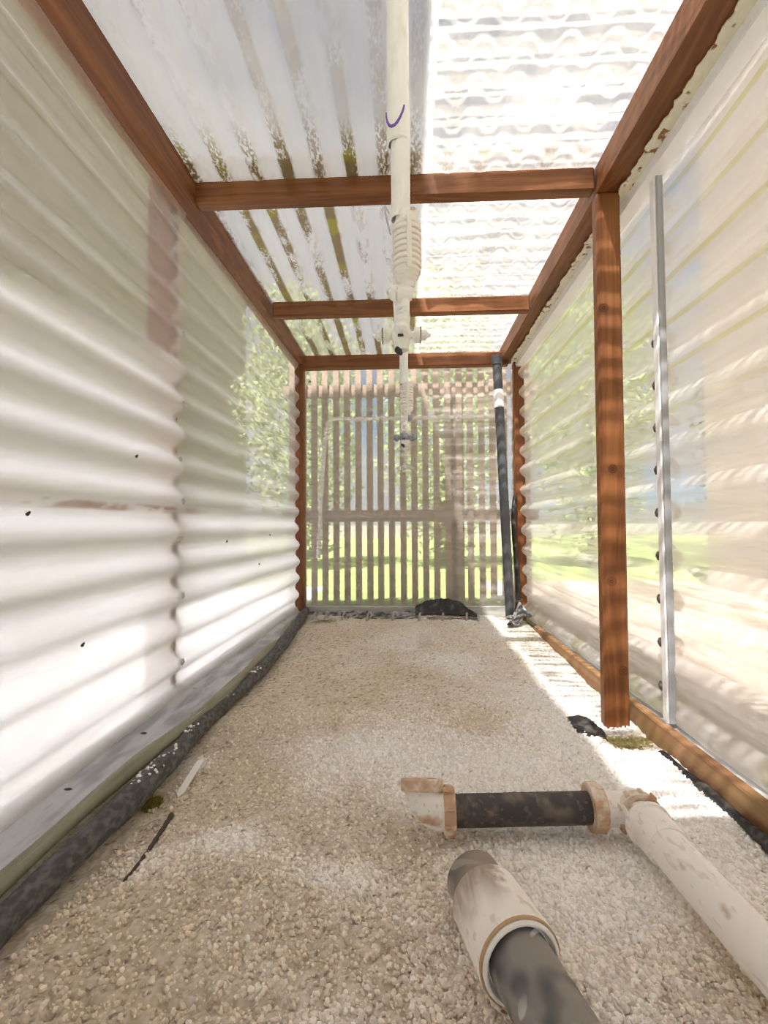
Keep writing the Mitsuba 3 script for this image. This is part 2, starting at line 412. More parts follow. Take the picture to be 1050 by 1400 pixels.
def whiteness(x, y):
    P = np.stack([x, y, 0 * x], -1)
    w = 1.3 * (meshkit.fbm(P * 5.5, 4, 11) - 0.5) + 0.22
    w = w + 0.30 * np.exp(-((y - 1.0) / 0.14) ** 2) * np.clip((x + 0.35) / 0.3, 0, 1) - 0.22 * np.exp(-((y - 1.55) / 0.28) ** 2) - 0.15 * np.clip((0.65 - y) / 0.1, 0, 1) * (x < 0)
    for px, py, sx, sy, a in PATCH:
        w = w + a * 0.75 * np.exp(-((x - px) / sx) ** 2 - ((y - py) / sy) ** 2)
    return np.clip(w + 0.25 * np.clip((x + 0.1) / 0.5, -0.6, 1), 0, 1)


def gcol(x, y, jit, r):
    w = whiteness(x, y)
    sand, tan, white = np.array([0.60, 0.505, 0.38]), np.array([0.78, 0.70, 0.575]), np.array([0.92, 0.905, 0.88])
    t = np.clip(w * 1.1 + 0.5 * (r - 0.5), 0, 1)[:, None]
    u = np.clip(jit, 0, 1)[:, None]
    c = (sand * (1 - u) + tan * u) * (1 - t) + white * t
    c = c * (0.84 + 0.28 * u)
    for mx, my, sx, sy, a in ((0.505, 1.165, 0.075, 0.055, 0.8), (-0.42, 2.34, 0.10, 0.07, 0.45), (-0.455, 0.868, 0.03, 0.035, 0.5), (0.07, 2.0, 0.03, 0.12, 0.25)):
        k = a * np.exp(-((x - mx) / sx) ** 4 - ((y - my) / sy) ** 4)[:, None] * (0.5 + 0.5 * u)
        c = c * (1 - k) + np.array([0.17, 0.13, 0.055]) * k
    return np.clip(c, 0, 0.92)


X0, X1, Y0, Y1 = -0.575, 0.562, -0.10, 2.53


def floor_mesh(y0, y1, st):
    def fn(u, v):
        x, y = X0 + u * (X1 - X0), y0 + v * (y1 - y0)
        P = np.stack([x, y, 0 * x], -1)
        return np.stack([x, y, ground_h(x, y) + 0.005 * (meshkit.noise(P * 210, 2) - 0.5) + 0.003 * (meshkit.noise(P * 90, 8) - 0.5)], -1)
    return grid(fn, int((X1 - X0) / st), int((y1 - y0) / st))


fm = cat(floor_mesh(0.38, 1.3, 0.0036), floor_mesh(Y0, 0.38, 0.02), floor_mesh(1.3, Y1, 0.006))
fm.merge_vertices()
fv = np.array(fm.vertices)
if (fm.face_normals[:, 2].mean()) < 0:
    fm.invert()
fc = gcol(fv[:, 0], fv[:, 1], meshkit.noise(fv * [300, 300, 0], 6), meshkit.noise(fv * [170, 170, 0], 9)) * 0.80  # bed colour darkened so gaps between granules look shaded
dots = meshkit.noise(fv * [260, 260, 0], 21)
fc = np.where((dots > 0.86)[:, None], fc * 0.4, fc)
scene['floor'] = ply(fm, 'gravel', True, color=fc)
tag('floor', 'bed of pale beige perlite gravel with white patches covering the enclosure floor', 'gravel floor', None, 'structure')

# loose granules lying on it
ico = trimesh.creation.icosahedron()
iv, jf = np.array(ico.vertices), np.array(ico.faces)


def granules(n, y0, y1, rlo, rhi, pw, seed, x0=X0 + 0.125, x1=X1 - 0.02, keep=None, white=0.0):
    g = np.random.default_rng(seed)
    x, y = g.uniform(x0, x1, n), y0 + (y1 - y0) * g.random(n) ** pw
    if keep is not None:
        k = keep(x, y, g)
        x, y = x[k], y[k]
    n = len(x)
    r = rlo + (rhi - rlo) * g.random(n) ** 2.6
    q = g.normal(size=(n, 4))
    q /= np.linalg.norm(q, axis=1, keepdims=True)
    w, a, b, c = q.T
    R = np.stack([1 - 2 * (b * b + c * c), 2 * (a * b - c * w), 2 * (a * c + b * w), 2 * (a * b + c * w), 1 - 2 * (a * a + c * c), 2 * (b * c - a * w), 2 * (a * c - b * w), 2 * (b * c + a * w), 1 - 2 * (a * a + b * b)], 1).reshape(n, 3, 3)
    s = g.uniform(0.65, 1.15, (n, 1, 3))
    loc = iv[None] * s * g.uniform(0.86, 1.14, (n, 12, 1))
    v = np.einsum('nij,nkj->nki', R, loc) * r[:, None, None]
    z = ground_h(x, y) + r * g.uniform(0.0, 0.75, n)
    v = v + np.stack([x, y, z], 1)[:, None]
    f = jf[None] + 12 * np.arange(n)[:, None, None]
    col = gcol(x, y, g.random(n), np.clip(g.random(n) + white, 0, 1.6))
    return v.reshape(-1, 3), f.reshape(-1, 3), np.repeat(col, 12, 0)


def rough_zone(x, y, g):
    """Coarse granules lie more thickly in some patches, the rest is fine sand."""
    return g.random(len(x)) < 0.22 + 0.78 * np.clip(whiteness(x, y) * 1.4 + 0.35 * (x > 0) * (y < 0.75), 0, 1)


gs = [granules(60000, 0.40, 1.3, 0.0014, 0.0040, 1.0, 1, keep=rough_zone), granules(22000, 0.40, 0.75, 0.0016, 0.0046, 1.0, 2, keep=rough_zone), granules(17000, 1.3, 2.5, 0.0015, 0.0036, 1.2, 3, keep=rough_zone),
      granules(1100, 0.42, 1.0, 0.003, 0.0052, 1.0, 4, white=0.5, keep=rough_zone),
      granules(9000, 0.42, 1.25, 0.0016, 0.0042, 1.0, 5, white=1.0, keep=lambda x, y, g: g.random(len(x)) < 0.06 + 0.9 * np.clip((whiteness(x, y) - 0.35) * 1.6, 0, 1) ** 1.5)]
V, Fc, C, at = [], [], [], 0
for v, f, c in gs:
    V.append(v), Fc.append(f + at), C.append(c)
    at += len(v)
scene['perlite_granules'] = ply((np.vstack(V), np.vstack(Fc)), 'gravel', False, color=np.vstack(C))
tag('perlite_granules', 'loose white and tan perlite granules strewn over the gravel bed', 'gravel', None, 'stuff')

# ------------------------------------------------------------------ roof timbers, posts
ZB, ZT = 1.316, 1.384


def beam(x0, x1, y0, y1, z0, z1, m, label, name='roof_beam', c='beam', group=None):
    return obj(name, box((x0, y0, z0), (x1, y1, z1), 0.004), m, None, False, label, c, group)


beam(-0.557, 0.482, 1.235, 1.270, 1.322, 1.382, 'wood_x', 'nearest brown stained cross beam under the roof, just in front of the tall post')
beam(-0.52, 0.482, 1.885, 1.920, 1.302, 1.362, 'wood_x', 'middle brown cross beam of the three spanning the roof')
beam(-0.53, 0.53, 2.50, 2.55, 1.296, 1.362, 'wood_x', 'farthest brown cross beam along the top of the lattice end wall')


def long_beam(xa, xb, w, label):
    """Side beam from the open end to the back: centre x from xa to xb."""
    def sect(y, x):
        return [(x - w / 2, y, ZB), (x + w / 2, y, ZB), (x + w / 2, y, ZT), (x - w / 2, y, ZT)]
    v = np.array(sect(0.0, xa) + sect(2.56, xb))
    f = [[0, 1, 2], [0, 2, 3], [4, 6, 5], [4, 7, 6]]
    for k in range(4):
        a, b = k, (k + 1) % 4
        f += [[a, a + 4, b + 4], [a, b + 4, b]]
    m = trimesh.Trimesh(v, f, process=False)
    m.fix_normals()
    return obj('side_beam', m, 'wood_y', None, False, label, 'beam')


long_beam(-0.590, -0.555, 0.06, 'long brown stained beam running along the top of the left wall')
long_beam(0.512, 0.520, 0.058, 'long brown stained beam running along the top of the right wall, sun stripes on its inner face')
obj('post', box((0.484, 1.235, -0.03), (0.544, 1.268, ZB), 0.005), 'wood_z', None, False, 'tall brown wooden post with knots standing in the gravel by the right wall', 'post')
obj('post', box((-0.675, 1.24, -0.03), (-0.612, 1.285, 1.40), 0.004), 'wood_z', None, False, 'brown post outside the left wall, seen blurred through the plastic', 'post')
obj('post', box((-0.572, 2.495, 0.0), (-0.525, 2.55, ZB), 0.004), 'wood_z', None, False, 'reddish brown corner post at the left edge of the lattice end wall', 'post')
obj('post', box((0.555, 2.50, 0.0), (0.605, 2.55, ZB), 0.004), 'wood_z', None, False, 'dark brown corner post behind the black pipe in the far right corner', 'post')

# ------------------------------------------------------------------ roof sheets
ceil = thing('ceiling', 'corrugated translucent plastic roof resting on brown beams', None, None, 'structure')
obj('corrugated_panel', corr((RX0, 0.0, 1.398), (0, 1, -0.006), (1, 0, 0), (0, 0, 1), 1.30, 1.17, RP, 0.0085, nl=60, seed=1), 'roof_front_plastic', ceil, True, 'front corrugated sheet, milky and dirty in its valleys')
obj('corrugated_panel', corr((RX0, 1.165, 1.387), (0, 1, -0.010), (1, 0, 0), (0, 0, 1), 1.46, 1.17, RP, 0.0085, nl=60, seed=2), 'roof_rear_plastic', ceil, True, 'rear corrugated sheet, clearer with brown dirt streaks')
obj('cover_sheet', corr((0.055, -0.1, 1.45), (1, 0, 0), (0, 1, 0), (0, 0, 1), 0.62, 2.85, 0.074, 0.007, nl=12, seed=3), 'light_line_plastic', None, True, 'corrugated cover sheet, striped to throw light lines, lying crosswise over the sunlit right half of the roof', 'plastic sheet')

# ------------------------------------------------------------------ left wall
wl = thing('wall_left', 'left wall of milky white corrugated plastic sheets', None, None, 'structure')
LP = 0.085


def left_sheet(y0, y1, z0, z1, x, m, label, seed, lean=0.0, lift=0.0):
    return obj('corrugated_panel', corr((x, y0, z0), (lean, 1, 0), (0, 0, 1), (1, 0, 0), y1 - y0, z1 - z0, LP, 0.011, phase=z0 - 0.02, flat=1.0, nl=40, warp=0.006, seed=seed), m, wl, True, label)


left_sheet(0.0, 1.262, 0.512, 1.345, -0.592, 'left_front_plastic', 'upper front sheet with a see-through band along its top', 11)
left_sheet(0.0, 1.258, 0.042, 0.535, -0.594, 'left_front_plastic', 'lower front sheet, opaque white', 12)
left_sheet(1.235, 2.52, 0.512, 1.335, -0.599, 'left_rear_plastic', 'upper rear sheet, clearer, trees showing through', 13, 0.032)
left_sheet(1.235, 2.52, 0.042, 0.535, -0.601, 'left_rear_low_plastic', 'lower rear sheet, milky', 14, 0.032)
for z in (0.30, 0.445, 0.545, 0.655, 0.80, 0.985, 0.13):
    x = -0.592 + wave(z - 0.02, LP, 0.011, 1.0)
    obj('screw', lathe([(0, 0.004), (0.004, 0.004), (0.0055, 0.002), (0.0085, 0.0012), (0.0085, 0), (0, -0.002)], (x + 0.001, 1.252, z), (1, 0, 0), 14), 'screw_metal', wl)
INS = ['lowest and biggest looking on the front sheet', 'just past the sheet joint below the seam', 'lowest on the rear sheet', 'farthest, near the end wall', 'nearest, at the edge of the view', 'above the seam on the front sheet']
for (y, z), w_ in zip(((0.85, 0.27), (1.55, 0.43), (1.9, 0.33), (2.05, 0.44), (0.72, 0.50), (1.02, 0.63)), INS):
    obj('dead_insect', tm(m3.Manifold.hull(m3.Manifold.sphere(0.0028, 10) + m3.Manifold.sphere(0.0018, 10).translate([0, 0.004, 0.003]))).apply_translation((-0.575, y, z)), 'black_rubber', None, True,
        'tiny dark insect speck on the left wall, ' + w_, 'insect', 'insect specks on the left wall')

# metal sill, its lip, black hose along the left edge
sill_path = spline([(0.0, -0.512), (0.6, -0.506), (0.9, -0.500), (1.2, -0.486), (1.6, -0.486), (2.2, -0.513), (2.49, -0.520)], 50)


def sill(u, v):
    y = np.interp(u, np.linspace(0, 1, 50), sill_path[:, 0])
    xe = np.interp(y, sill_path[:, 0], sill_path[:, 1])
    x = -0.625 * (1 - v) + xe * v
    return np.stack([x, y, 0.040 + 0.006 * (1 - v) + 0.002 * meshkit.noise(np.stack([x * 14, y * 9, 0 * x], -1), 3)], -1)


obj('sill_flashing', thick(grid(sill, 50, 10), 0.003), 'flashing', None, True, 'grey sheet metal sill lying along the foot of the left wall', 'flashing')
lip = np.stack([sill_path[:, 1] - 0.007, sill_path[:, 0], 0.034 + 0.003 * np.sin(sill_path[:, 0] * 9)], 1)
obj('liner_edge', tube(lip, 0.0135 + 0.002 * np.sin(np.arange(50) * 0.8), 12), 'liner_lip', None, True, 'dirty olive grey folded liner edge between the metal sill and the black hose', 'liner')
hose = spline([(-0.486, 0.0, 0.006), (-0.484, 0.4, 0.009), (-0.479, 0.5735, 0.013), (-0.473, 0.6859, 0.018), (-0.468, 0.79, 0.02), (-0.468, 0.9, 0.02), (-0.472, 1.02, 0.018), (-0.484, 1.13, 0.014), (-0.482, 1.29, 0.012), (-0.470, 1.68, 0.02), (-0.490, 2.15, 0.035), (-0.508, 2.46, 0.050)], 110)
obj('hose', tube(hose, 0.0205 + 0.0016 * np.sin(hose[:, 1] * 17) + 0.001 * np.sin(hose[:, 1] * 41), 18), 'hose_rubber', None, True, 'thick black rubber hose lying along the left edge of the gravel', 'hose')
g2 = np.random.default_rng(5)
vs, fs, cs, at = [], [], [], 0
for k in range(330):
    i = int(g2.integers(15, 75))
    if meshkit.noise(np.array([hose[i, 1] * 14, 3.0, 1.0]), 4) < 0.52:
        continue
    c = hose[i] + [g2.normal(0, 0.008), g2.normal(0, 0.006), 0.020]
    c[2] -= 12 * (c[0] - hose[i, 0]) ** 2
    r = g2.uniform(0.0012, 0.0042)
    vs.append(iv * r * g2.uniform(0.8, 1.2, (12, 1)) + c)
    fs.append(jf + at)
    at += 12
scene['granules_on_hose'] = ply((np.vstack(vs), np.vstack(fs)), 'tag_white', False)
tag('granules_on_hose', 'white perlite crumbs caught on top of the black hose', 'gravel', None, 'stuff')

# ------------------------------------------------------------------ right wall
wr = thing('wall_right', 'right wall of clear ribbed plastic sheets, bright outside behind it', None, None, 'structure')


def right_sheet(y0, y1, x, z0, z1, label, seed, amp=0.012, lean=0.0):
    return obj('corrugated_panel', corr((x, y0, z0), (lean, 1, 0), (0, 0, 1), (-1, 0, 0), y1 - y0, z1 - z0, 0.1, amp, flat=0.9, nl=40, warp=0.006, seed=seed), 'right_plastic', wr, True, label)


right_sheet(0.0, 1.17, 0.607, 0.026, 1.335, 'near sheet with yellowish rib lines', 21)
right_sheet(1.135, 2.53, 0.603, 0.026, 1.335, 'far sheet, its corrugations bulging at the end', 22, 0.016, -0.006)

# kick board, ledge, strip
obj('kick_board', box((0.560, 0.0, -0.03), (0.582, 2.2, 0.034), 0.003), 'wood_kick', None, False, 'low brown board on edge along the foot of the right wall', 'board')
lg = spline([(0.545, 0.0, -0.008), (0.546, 0.8, -0.008), (0.549, 0.95, -0.014), (0.55, 1.1, -0.022)], 40)
obj('liner_edge', tube(lg, 0.010 + 0.002 * np.sin(np.arange(40)), 10), 'black_liner', None, True, 'black liner edge poking out between the gravel and the low board at right', 'liner')
obj('ledge', box((0.583, 0.0, 0.0), (0.66, 2.2, 0.024), 0.003), 'flashing', None, False, 'grey metal ledge behind the low board under the right sheets', 'flashing')
st = thing('joint_strip', 'upright white metal strip covering the joint of the right sheets', 'strip')


def strip_mesh(lo, hi, za, zb, xa, xb):
    b = box((lo[0], lo[1], za), (hi[0], hi[1], zb), 0.0015)
    v = np.array(b.vertices)
    v[:, 0] += xa + (xb - xa) * (v[:, 2] - za) / (zb - za)
    return trimesh.Trimesh(v, b.faces, process=False)


obj('face', strip_mesh((-0.003, 1.132), (0.002, 1.153), 0.034, 1.276, 0.583, 0.577), 'white_metal', st)
obj('flange', strip_mesh((-0.003, 1.125), (0.012, 1.130), 0.034, 1.276, 0.585, 0.579), 'flashing', st)
obj('end_cap', box((0.575, 1.128, 0.030), (0.594, 1.156, 0.038), 0.002), 'flashing', st)
obj('sticker', strip_mesh((-0.0005, 1.134), (0.0005, 1.151), 0.042, 0.085, 0.5795, 0.5793), 'tag_white', st, label='small printed paper sticker')
for i in range(9):  # dark discs standing in for the sheet-end scallops that look dark
    z = 0.055 + 0.1 * i + 0.05
    obj('screw', lathe([(0, 0.005), (0.005, 0.005), (0.007, 0.002), (0.011, 0.0012), (0.011, 0), (0, -0.002)], (0.588, 1.172, z), (-1, 0, 0), 14), 'scallop_pivot_dark', wr)

# white channel and ragged foam under the right beam
ch = thing('top_channel', 'white metal channel along the top of the right wall', 'channel')
obj('face', box((0.562, 0.0, 1.285), (0.567, 2.5, 1.335), 0.001), 'white_metal', ch)
obj('lower_flange', box((0.562, 0.0, 1.281), (0.60, 2.5, 1.285), 0.001), 'white_metal', ch)
fy = np.linspace(0.3, 2.5, 420)
jag = meshkit.fbm(np.stack([fy * 60, 0 * fy, 0 * fy], -1), 3, 2)


def foam_fn(u, v):
    y = 0.3 + u * 2.2
    j = np.interp(y, fy, jag)
    x = 0.540 + v * 0.022 - 0.016 * (1 - v) * (j - 0.3)
    z = 1.311 - 0.004 * v - 0.006 * (1 - v) * j + 0.003 * meshkit.noise(np.stack([y * 120, v * 9, 0 * y], -1), 5)
    return np.stack([x, y, z], -1)


obj('foam_strip', thick(grid(foam_fn, 420, 6), 0.004), 'foam', None, False, 'ragged cream foam strip peeling along the underside of the right beam', 'foam strip')

# ------------------------------------------------------------------ back wall
wb = thing('wall_back', 'end wall of clear corrugated plastic in a brown frame', None, None, 'structure')
obj('corrugated_panel', corr((-0.545, 2.562, 0.05), (1, 0, 0), (0, 0, 1), (0, -1, 0), 1.14, 0.50, 0.0815, 0.008, nl=30, warp=0.003, seed=31), 'back_plastic', wb, True, 'lower clear sheet')
obj('corrugated_panel', corr((-0.545, 2.566, 0.52), (1, 0, 0), (0, 0, 1), (0, -1, 0), 1.14, 0.80, 0.0815, 0.008, phase=0.47, nl=30, warp=0.003, seed=32), 'back_plastic', wb, True, 'upper clear sheet')
for x, zs in ((-0.502, (1.24, 1.11, 0.83, 0.70, 0.50, 0.36)), (0.60, (1.24, 1.15, 1.0, 0.85, 0.72, 0.6))):
    for z in zs:
        obj('screw', lathe([(0, 0.004), (0.004, 0.004), (0.0055, 0.002), (0.0075, 0.001), (0.0075, 0), (0, -0.002)], (x, 2.551, z), (0, -1, 0), 14), 'screw_metal', wb)
obj('curb_board', box((-0.54, 2.535, 0.0), (0.55, 2.556, 0.062), 0.003), 'pale_curb', None, False, 'pale grey board along the foot of the lattice end wall', 'board')
# lattice outside
lat = thing('lattice_screen', 'wooden slat screen standing outside behind the clear end wall', 'lattice')
for i in range(22):
    x = -0.66 + i * 0.0628 + rng.normal(0, 0.0012)
    obj('slat', box((x, 2.745, 0.0), (x + 0.0345, 2.760, 1.46), 0.002), 'wood_grey', lat)
for z, h in ((1.21, 0.07), (0.50, 0.065)):
    obj('rail', box((-0.70, 2.762, z), (0.74, 2.785, z + h), 0.002), 'wood_grey', lat)
obj('screen_post', box((0.24, 2.79, 0), (0.33, 2.84, 1.22), 0.003), 'wood_grey', lat)
# white pipe outside with an elbow
wp = np.vstack([[(0.62, 2.718, 1.075), (0.1, 2.718, 1.075), (-0.2, 2.718, 1.075), (-0.38, 2.718, 1.075)], spline([(-0.40, 2.718, 1.074), (-0.428, 2.718, 1.062), (-0.445, 2.718, 1.03)], 8), [(-0.455, 2.718, 0.90), (-0.475, 2.718, 0.6), (-0.49, 2.718, 0.3)]])
obj('water_pipe', tube(wp, 0.012, 12), 'white_pvc', None, True, 'thin white pipe with an elbow running across behind the clear end wall', 'pipe')

# ------------------------------------------------------------------ far end on the floor
# black pipe in the far right corner
bp = thing('drain_pipe', 'black plastic pipe leaning upright in the far right corner', 'pipe')
A, Bt = np.array([0.505, 2.43, 0.03]), np.array([0.458, 2.45, 1.315])
ax = Bt - A
L = np.linalg.norm(ax)
u_ = ax / L
R_ = 0.0225
obj('tube', lathe([(0, 0), (R_, 0), (R_, L), (0, L)], A, ax, 28), 'black_pvc', bp, 30)
obj('cap', lathe([(R_ + .0005, 0), (R_ + 0.005, 0.001), (R_ + 0.005, 0.04), (R_ + 0.002, 0.046), (0, 0.046)], A + u_ * (L - 0.04), ax, 28), 'black_pvc', bp, 30)
obj('tape_band', lathe([(R_, 0), (R_ + 0.003, 0.001), (R_ + 0.003, 0.088), (R_, 0.089)], A + u_ * (L - 0.255), ax, 28), 'silver_tape', bp, 30, 'white tape band')
obj('hose', tube(spline([(0.541, 2.46, 0.03), (0.545, 2.47, 0.3), (0.538, 2.47, 0.56), (0.55, 2.49, 0.62)], 30), 0.011, 12), 'black_liner', None, True, 'thin black hose standing beside the black pipe in the far corner', 'hose')


def flap(u, v):
    a = u * 1.0
    x = 0.47 + 0.085 * a + 0.02 * np.sin(v * 5 + a * 3)
    y = 2.40 - 0.18 * v * (1 - 0.4 * a) - 0.02 * np.sin(a * 6)
    z = 0.03 + 0.10 * a ** 1.6 * (0.35 + 0.65 * (1 - v)) + 0.010 * np.sin(a * 11 + v * 7)
    return np.stack([x, y, z], -1)


obj('liner_flap', thick(grid(flap, 26, 18), 0.003), 'grey_liner', None, True, 'crumpled shiny grey liner flap curling up in the far right corner', 'liner')


def hump(u, v):
    x = 0.045 + 0.31 * u
    top = 0.075 * np.clip(np.sin(PI * np.clip(u * 0.86 + 0.10, 0, 1)), 0, 1) ** 0.55 * np.where(u > 0.72, 1 - (u - 0.72) / 0.33, 1)
    top = top + 0.006 * (meshkit.noise(np.stack([u * 26, 0 * u, 0 * u], -1), 8) - 0.5)
    return np.stack([x, 2.47 + 0.035 * v + 0.02 * np.sin(u * 5), 0.028 + top * v], -1)


obj('liner_flap', thick(grid(hump, 60, 12), 0.004), 'black_liner', None, True, 'black liner flap standing up like a hump in front of the end wall', 'liner')


def fold(x0, x1, seed):
    def fn(u, v):
        x = x0 + (x1 - x0) * u
        n1 = meshkit.fbm(np.stack([x * 14, 0 * x, 0 * x + seed], -1), 3, seed)
        y = 2.525 - 0.10 * v
        z = 0.020 + 0.022 * np.exp(-((v - 0.22) / 0.22) ** 2) * (0.25 + n1) + 0.004 * np.sin(x * 90 + v * 5)
        return np.stack([x, y, z], -1)
    return thick(grid(fn, 80, 12), 0.003)


obj('liner_fold', fold(-0.53, 0.06, 3), 'grey_liner', None, True, 'dusty folded liner edge along the far end, left of the black hump', 'liner')
obj('liner_fold', fold(0.10, 0.34, 9).apply_translation((0, -0.085, -0.008)), 'brown_pipe', None, True, 'brown muddy roll of liner lying in front of the black hump', 'liner')
PEGS = ['first', 'second', 'third', 'fourth', 'fifth', 'sixth', 'seventh', 'eighth', 'ninth and rightmost']
for i, x in enumerate((-0.455, -0.395, -0.31, -0.19, -0.065, 0.062, 0.175, 0.29, 0.345)):
    y, z = 2.40, 0.026
    pts = spline([(x + 0.006, y + 0.045, z + 0.006), (x + 0.003, y + 0.02, z + 0.020), (x, y, z + 0.014), (x - 0.004, y - 0.035, z - 0.004)], 14)
    obj('peg', tube(pts, 0.0055, 8), 'grey_plastic', None, True, PEGS[i] + ' small grey bent peg from the left along the far end', 'peg', 'pegs along the far liner edge')

# ------------------------------------------------------------------ hanging misting units


def unit(x, y, side, knob, label):
    t = thing('mist_sprayer', label, 'sprayer')
    r = 0.0158
    obj('pipe', lathe([(r, 0.985), (r, 1.118), (0, 1.118)], (x, y, 0), n=28), 'white_pvc', t, 30)
    obj('bell_pipe', lathe([(r + .0005, 1.112), (0.0195, 1.115), (0.0195, 1.17), (0.0185, 1.18), (0.0185, 1.385), (0, 1.385)], (x - 0.003, y, 0), n=28), 'white_pvc', t, 30)
    # slotted housing: core, rings, rib, collars
    xs = x + 0.010
    obj('housing_core', lathe([(0, 0.888), (0.019, 0.888), (0.019, 0.99), (0, 0.99)], (xs, y, 0), n=28), 'filter_pvc', t, 30)
    for i in range(9):
        z = 0.897 + i * 0.0098
        ro = 0.0225 if i in (0, 8) else 0.0242
        obj('housing_ring', lathe([(0.0185, z - 0.0034), (ro - 0.0012, z - 0.0034), (ro, z - 0.002), (ro, z + 0.002), (ro - 0.0012, z + 0.0034), (0.0185, z + 0.0034)], (xs, y, 0), n=28), 'filter_pvc', t, 30)
    obj('housing_rib', box((xs - 0.001, y - 0.0268, 0.893), (xs + 0.0075, y - 0.018, 0.980), 0.002), 'filter_pvc', t)
    obj('collar', lathe([(0, 0.872), (0.011, 0.872), (0.011, 0.880), (0.017, 0.889), (0.017, 0.892), (0, 0.892)], (xs, y, 0), n=24), 'filter_pvc', t, 30)
    obj('neck', lathe([(0, 0.80), (0.0075, 0.80), (0.0075, 0.855), (0.0095, 0.856), (0.0095, 0.874), (0, 0.874)], (xs - 0.004, y, 0), n=24), 'white_pvc', t, 30)
    # valve with its round knob to one side
    vx, vz = xs - 0.006, 0.862
    obj('valve_body', lathe([(0, -0.014), (0.010, -0.014), (0.0125, -0.008), (0.0135, 0.002), (0.0135, 0.010), (0, 0.010)], (vx, y, vz), (side, 0, 0.06), 28), 'white_pvc', t, 30)
    kn = obj('knob', lathe([(0.0105, 0.0105), (0.0134, 0.0115), (0.0130, 0.0145), (0.0112, 0.0195), (0.0080, 0.024), (0.004, 0.0265), (0, 0.0268)], (vx, y, vz), (side, 0, 0.06), 28), knob, t, 30)
    obj('pivot', lathe([(0, 0.0262), (0.0018, 0.0262), (0.0018, 0.0275), (0, 0.0275)], (vx, y, vz), (side, 0, 0.06), 10), 'scallop_pivot_dark', kn)
    obj('hex_nut', lathe([(0, 0.816), (0.0115, 0.816), (0.0115, 0.8245), (0, 0.8245)], (xs - 0.007, y, 0), n=6), 'white_pvc', t)
    for k in range(2):
        obj('thread_ring', lathe([(0.006, 0.828 + k * 0.008), (0.0105, 0.829 + k * 0.008), (0.0105, 0.832 + k * 0.008), (0.006, 0.833 + k * 0.008)], (xs - 0.007, y, 0), n=24), 'white_pvc', t, 30)
    # four-way head with nozzles
    cx, cz = xs - 0.010, 0.793
    obj('head', tm(m3.Manifold.hull(m3.Manifold.sphere(0.0165, 32).scale([1, 1, 1.0]) + m3.Manifold.cylinder(0.032, 0.009, 0.012, 24, True))).apply_translation((cx, y, cz)), knob if knob == 'steel_blue' else 'white_pvc', t, 30)
    for s in (-1, 1):
        nz = obj('nozzle', lathe([(0, 0.012), (0.007, 0.012), (0.007, 0.020), (0.0128, 0.0205), (0.0128, 0.0315), (0, 0.0315)], (cx, y, cz), (s, 0, -0.03), 24), knob, t, 30)
        obj('nozzle_tip', lathe([(0.0085, 0.0312), (0.0085, 0.040), (0.004, 0.0425), (0.003, 0.0475), (0, 0.0475)], (cx, y, cz), (s, 0, -0.03), 20), knob, nz, 30)
        obj('gasket', lathe([(0.0125, 0.0305), (0.0132, 0.0306), (0.0132, 0.0318), (0.0125, 0.032)], (cx, y, cz), (s, 0, -0.03), 24), 'black_rubber', nz)
    fr = obj('front_nozzle', lathe([(0.0125, 0.006), (0.0125, 0.0165), (0.0085, 0.0195), (0.0065, 0.024), (0.004, 0.026), (0, 0.026)], (cx, y, cz + 0.004), (0, -1, -0.05), 24), knob, t, 30)
    obj('slot', box((cx - 0.006, y - 0.0225, cz - 0.0095), (cx + 0.003, y - 0.017, cz - 0.0065), 0.0005), 'black_rubber', fr)
    obj('base_cap', lathe([(0, -0.026), (0.011, -0.026), (0.013, -0.014), (0.0135, -0.008), (0, -0.008)], (cx, y, cz), n=24), 'white_pvc', t, 30)
    obj('drip_plug', tm(m3.Manifold.hull(m3.Manifold.sphere(0.006, 16) + m3.Manifold.sphere(0.004, 16).translate([0.004, -0.003, -0.006]))).apply_translation((cx - 0.006, y - 0.006, cz - 0.027)), 'black_rubber', t, True)
    return t


u1 = unit(-0.005, 0.80, -1, 'white_pvc', 'nearest white hanging misting sprayer with slotted housing and cross nozzles')
th = np.linspace(math.radians(188), math.radians(300), 24)
mk = np.stack([-0.008 + 0.0197 * np.cos(th), 0.80 + 0.0197 * np.sin(th), 1.156 - 0.034 * np.sin((th - th[0]) / (th[-1] - th[0]) * PI) ** 0.8 + 0.009], 1)
obj('pen_mark', tube(mk, 0.0016 + 0.0008 * np.sin(np.linspace(0, PI, 24)), 8), 'purple_ink', u1 + '__bell_pipe', True, 'purple pen stroke')
obj('wire', tube(spline([(-0.024, 0.79, 0.99), (-0.030, 0.785, 1.0), (-0.027, 0.785, 0.975), (-0.021, 0.79, 0.955)], 20), 0.0013, 6), 'screw_metal', u1, True)
obj('feed_tube', tube([(-0.012, 0.835, 0.99), (-0.012, 0.835, 0.86), (-0.006, 0.835, 0.78)], 0.0075, 12), 'white_pvc', u1, True)
u2 = unit(-0.004, 1.75, 1, 'steel_blue', 'middle misting sprayer with a round knob at right and grey blue nozzles')
obj('feed_tube', tube([(-0.014, 1.77, 1.38), (-0.014, 1.77, 1.1), (-0.014, 1.77, 0.80)], 0.0035, 8), 'white_pvc', u2, True)
u3 = unit(-0.004, 2.68, -1, 'filter_pvc', 'faint farthest misting sprayer hanging behind the clear end wall')
sp = thing('hanging_stub', 'short white pipe stub hanging from the nearest cross beam behind the sprayer', 'pipe')
obj('pipe', lathe([(0, 1.18), (0.009, 1.18), (0.009, 1.325), (0, 1.325)], (0.022, 1.29, 0), n=20), 'white_pvc', sp, 30)
obj('flange', lathe([(0.009, 1.308), (0.013, 1.308), (0.013, 1.322), (0.009, 1.322)], (0.022, 1.29, 0), n=20), 'filter_pvc', sp, 30)

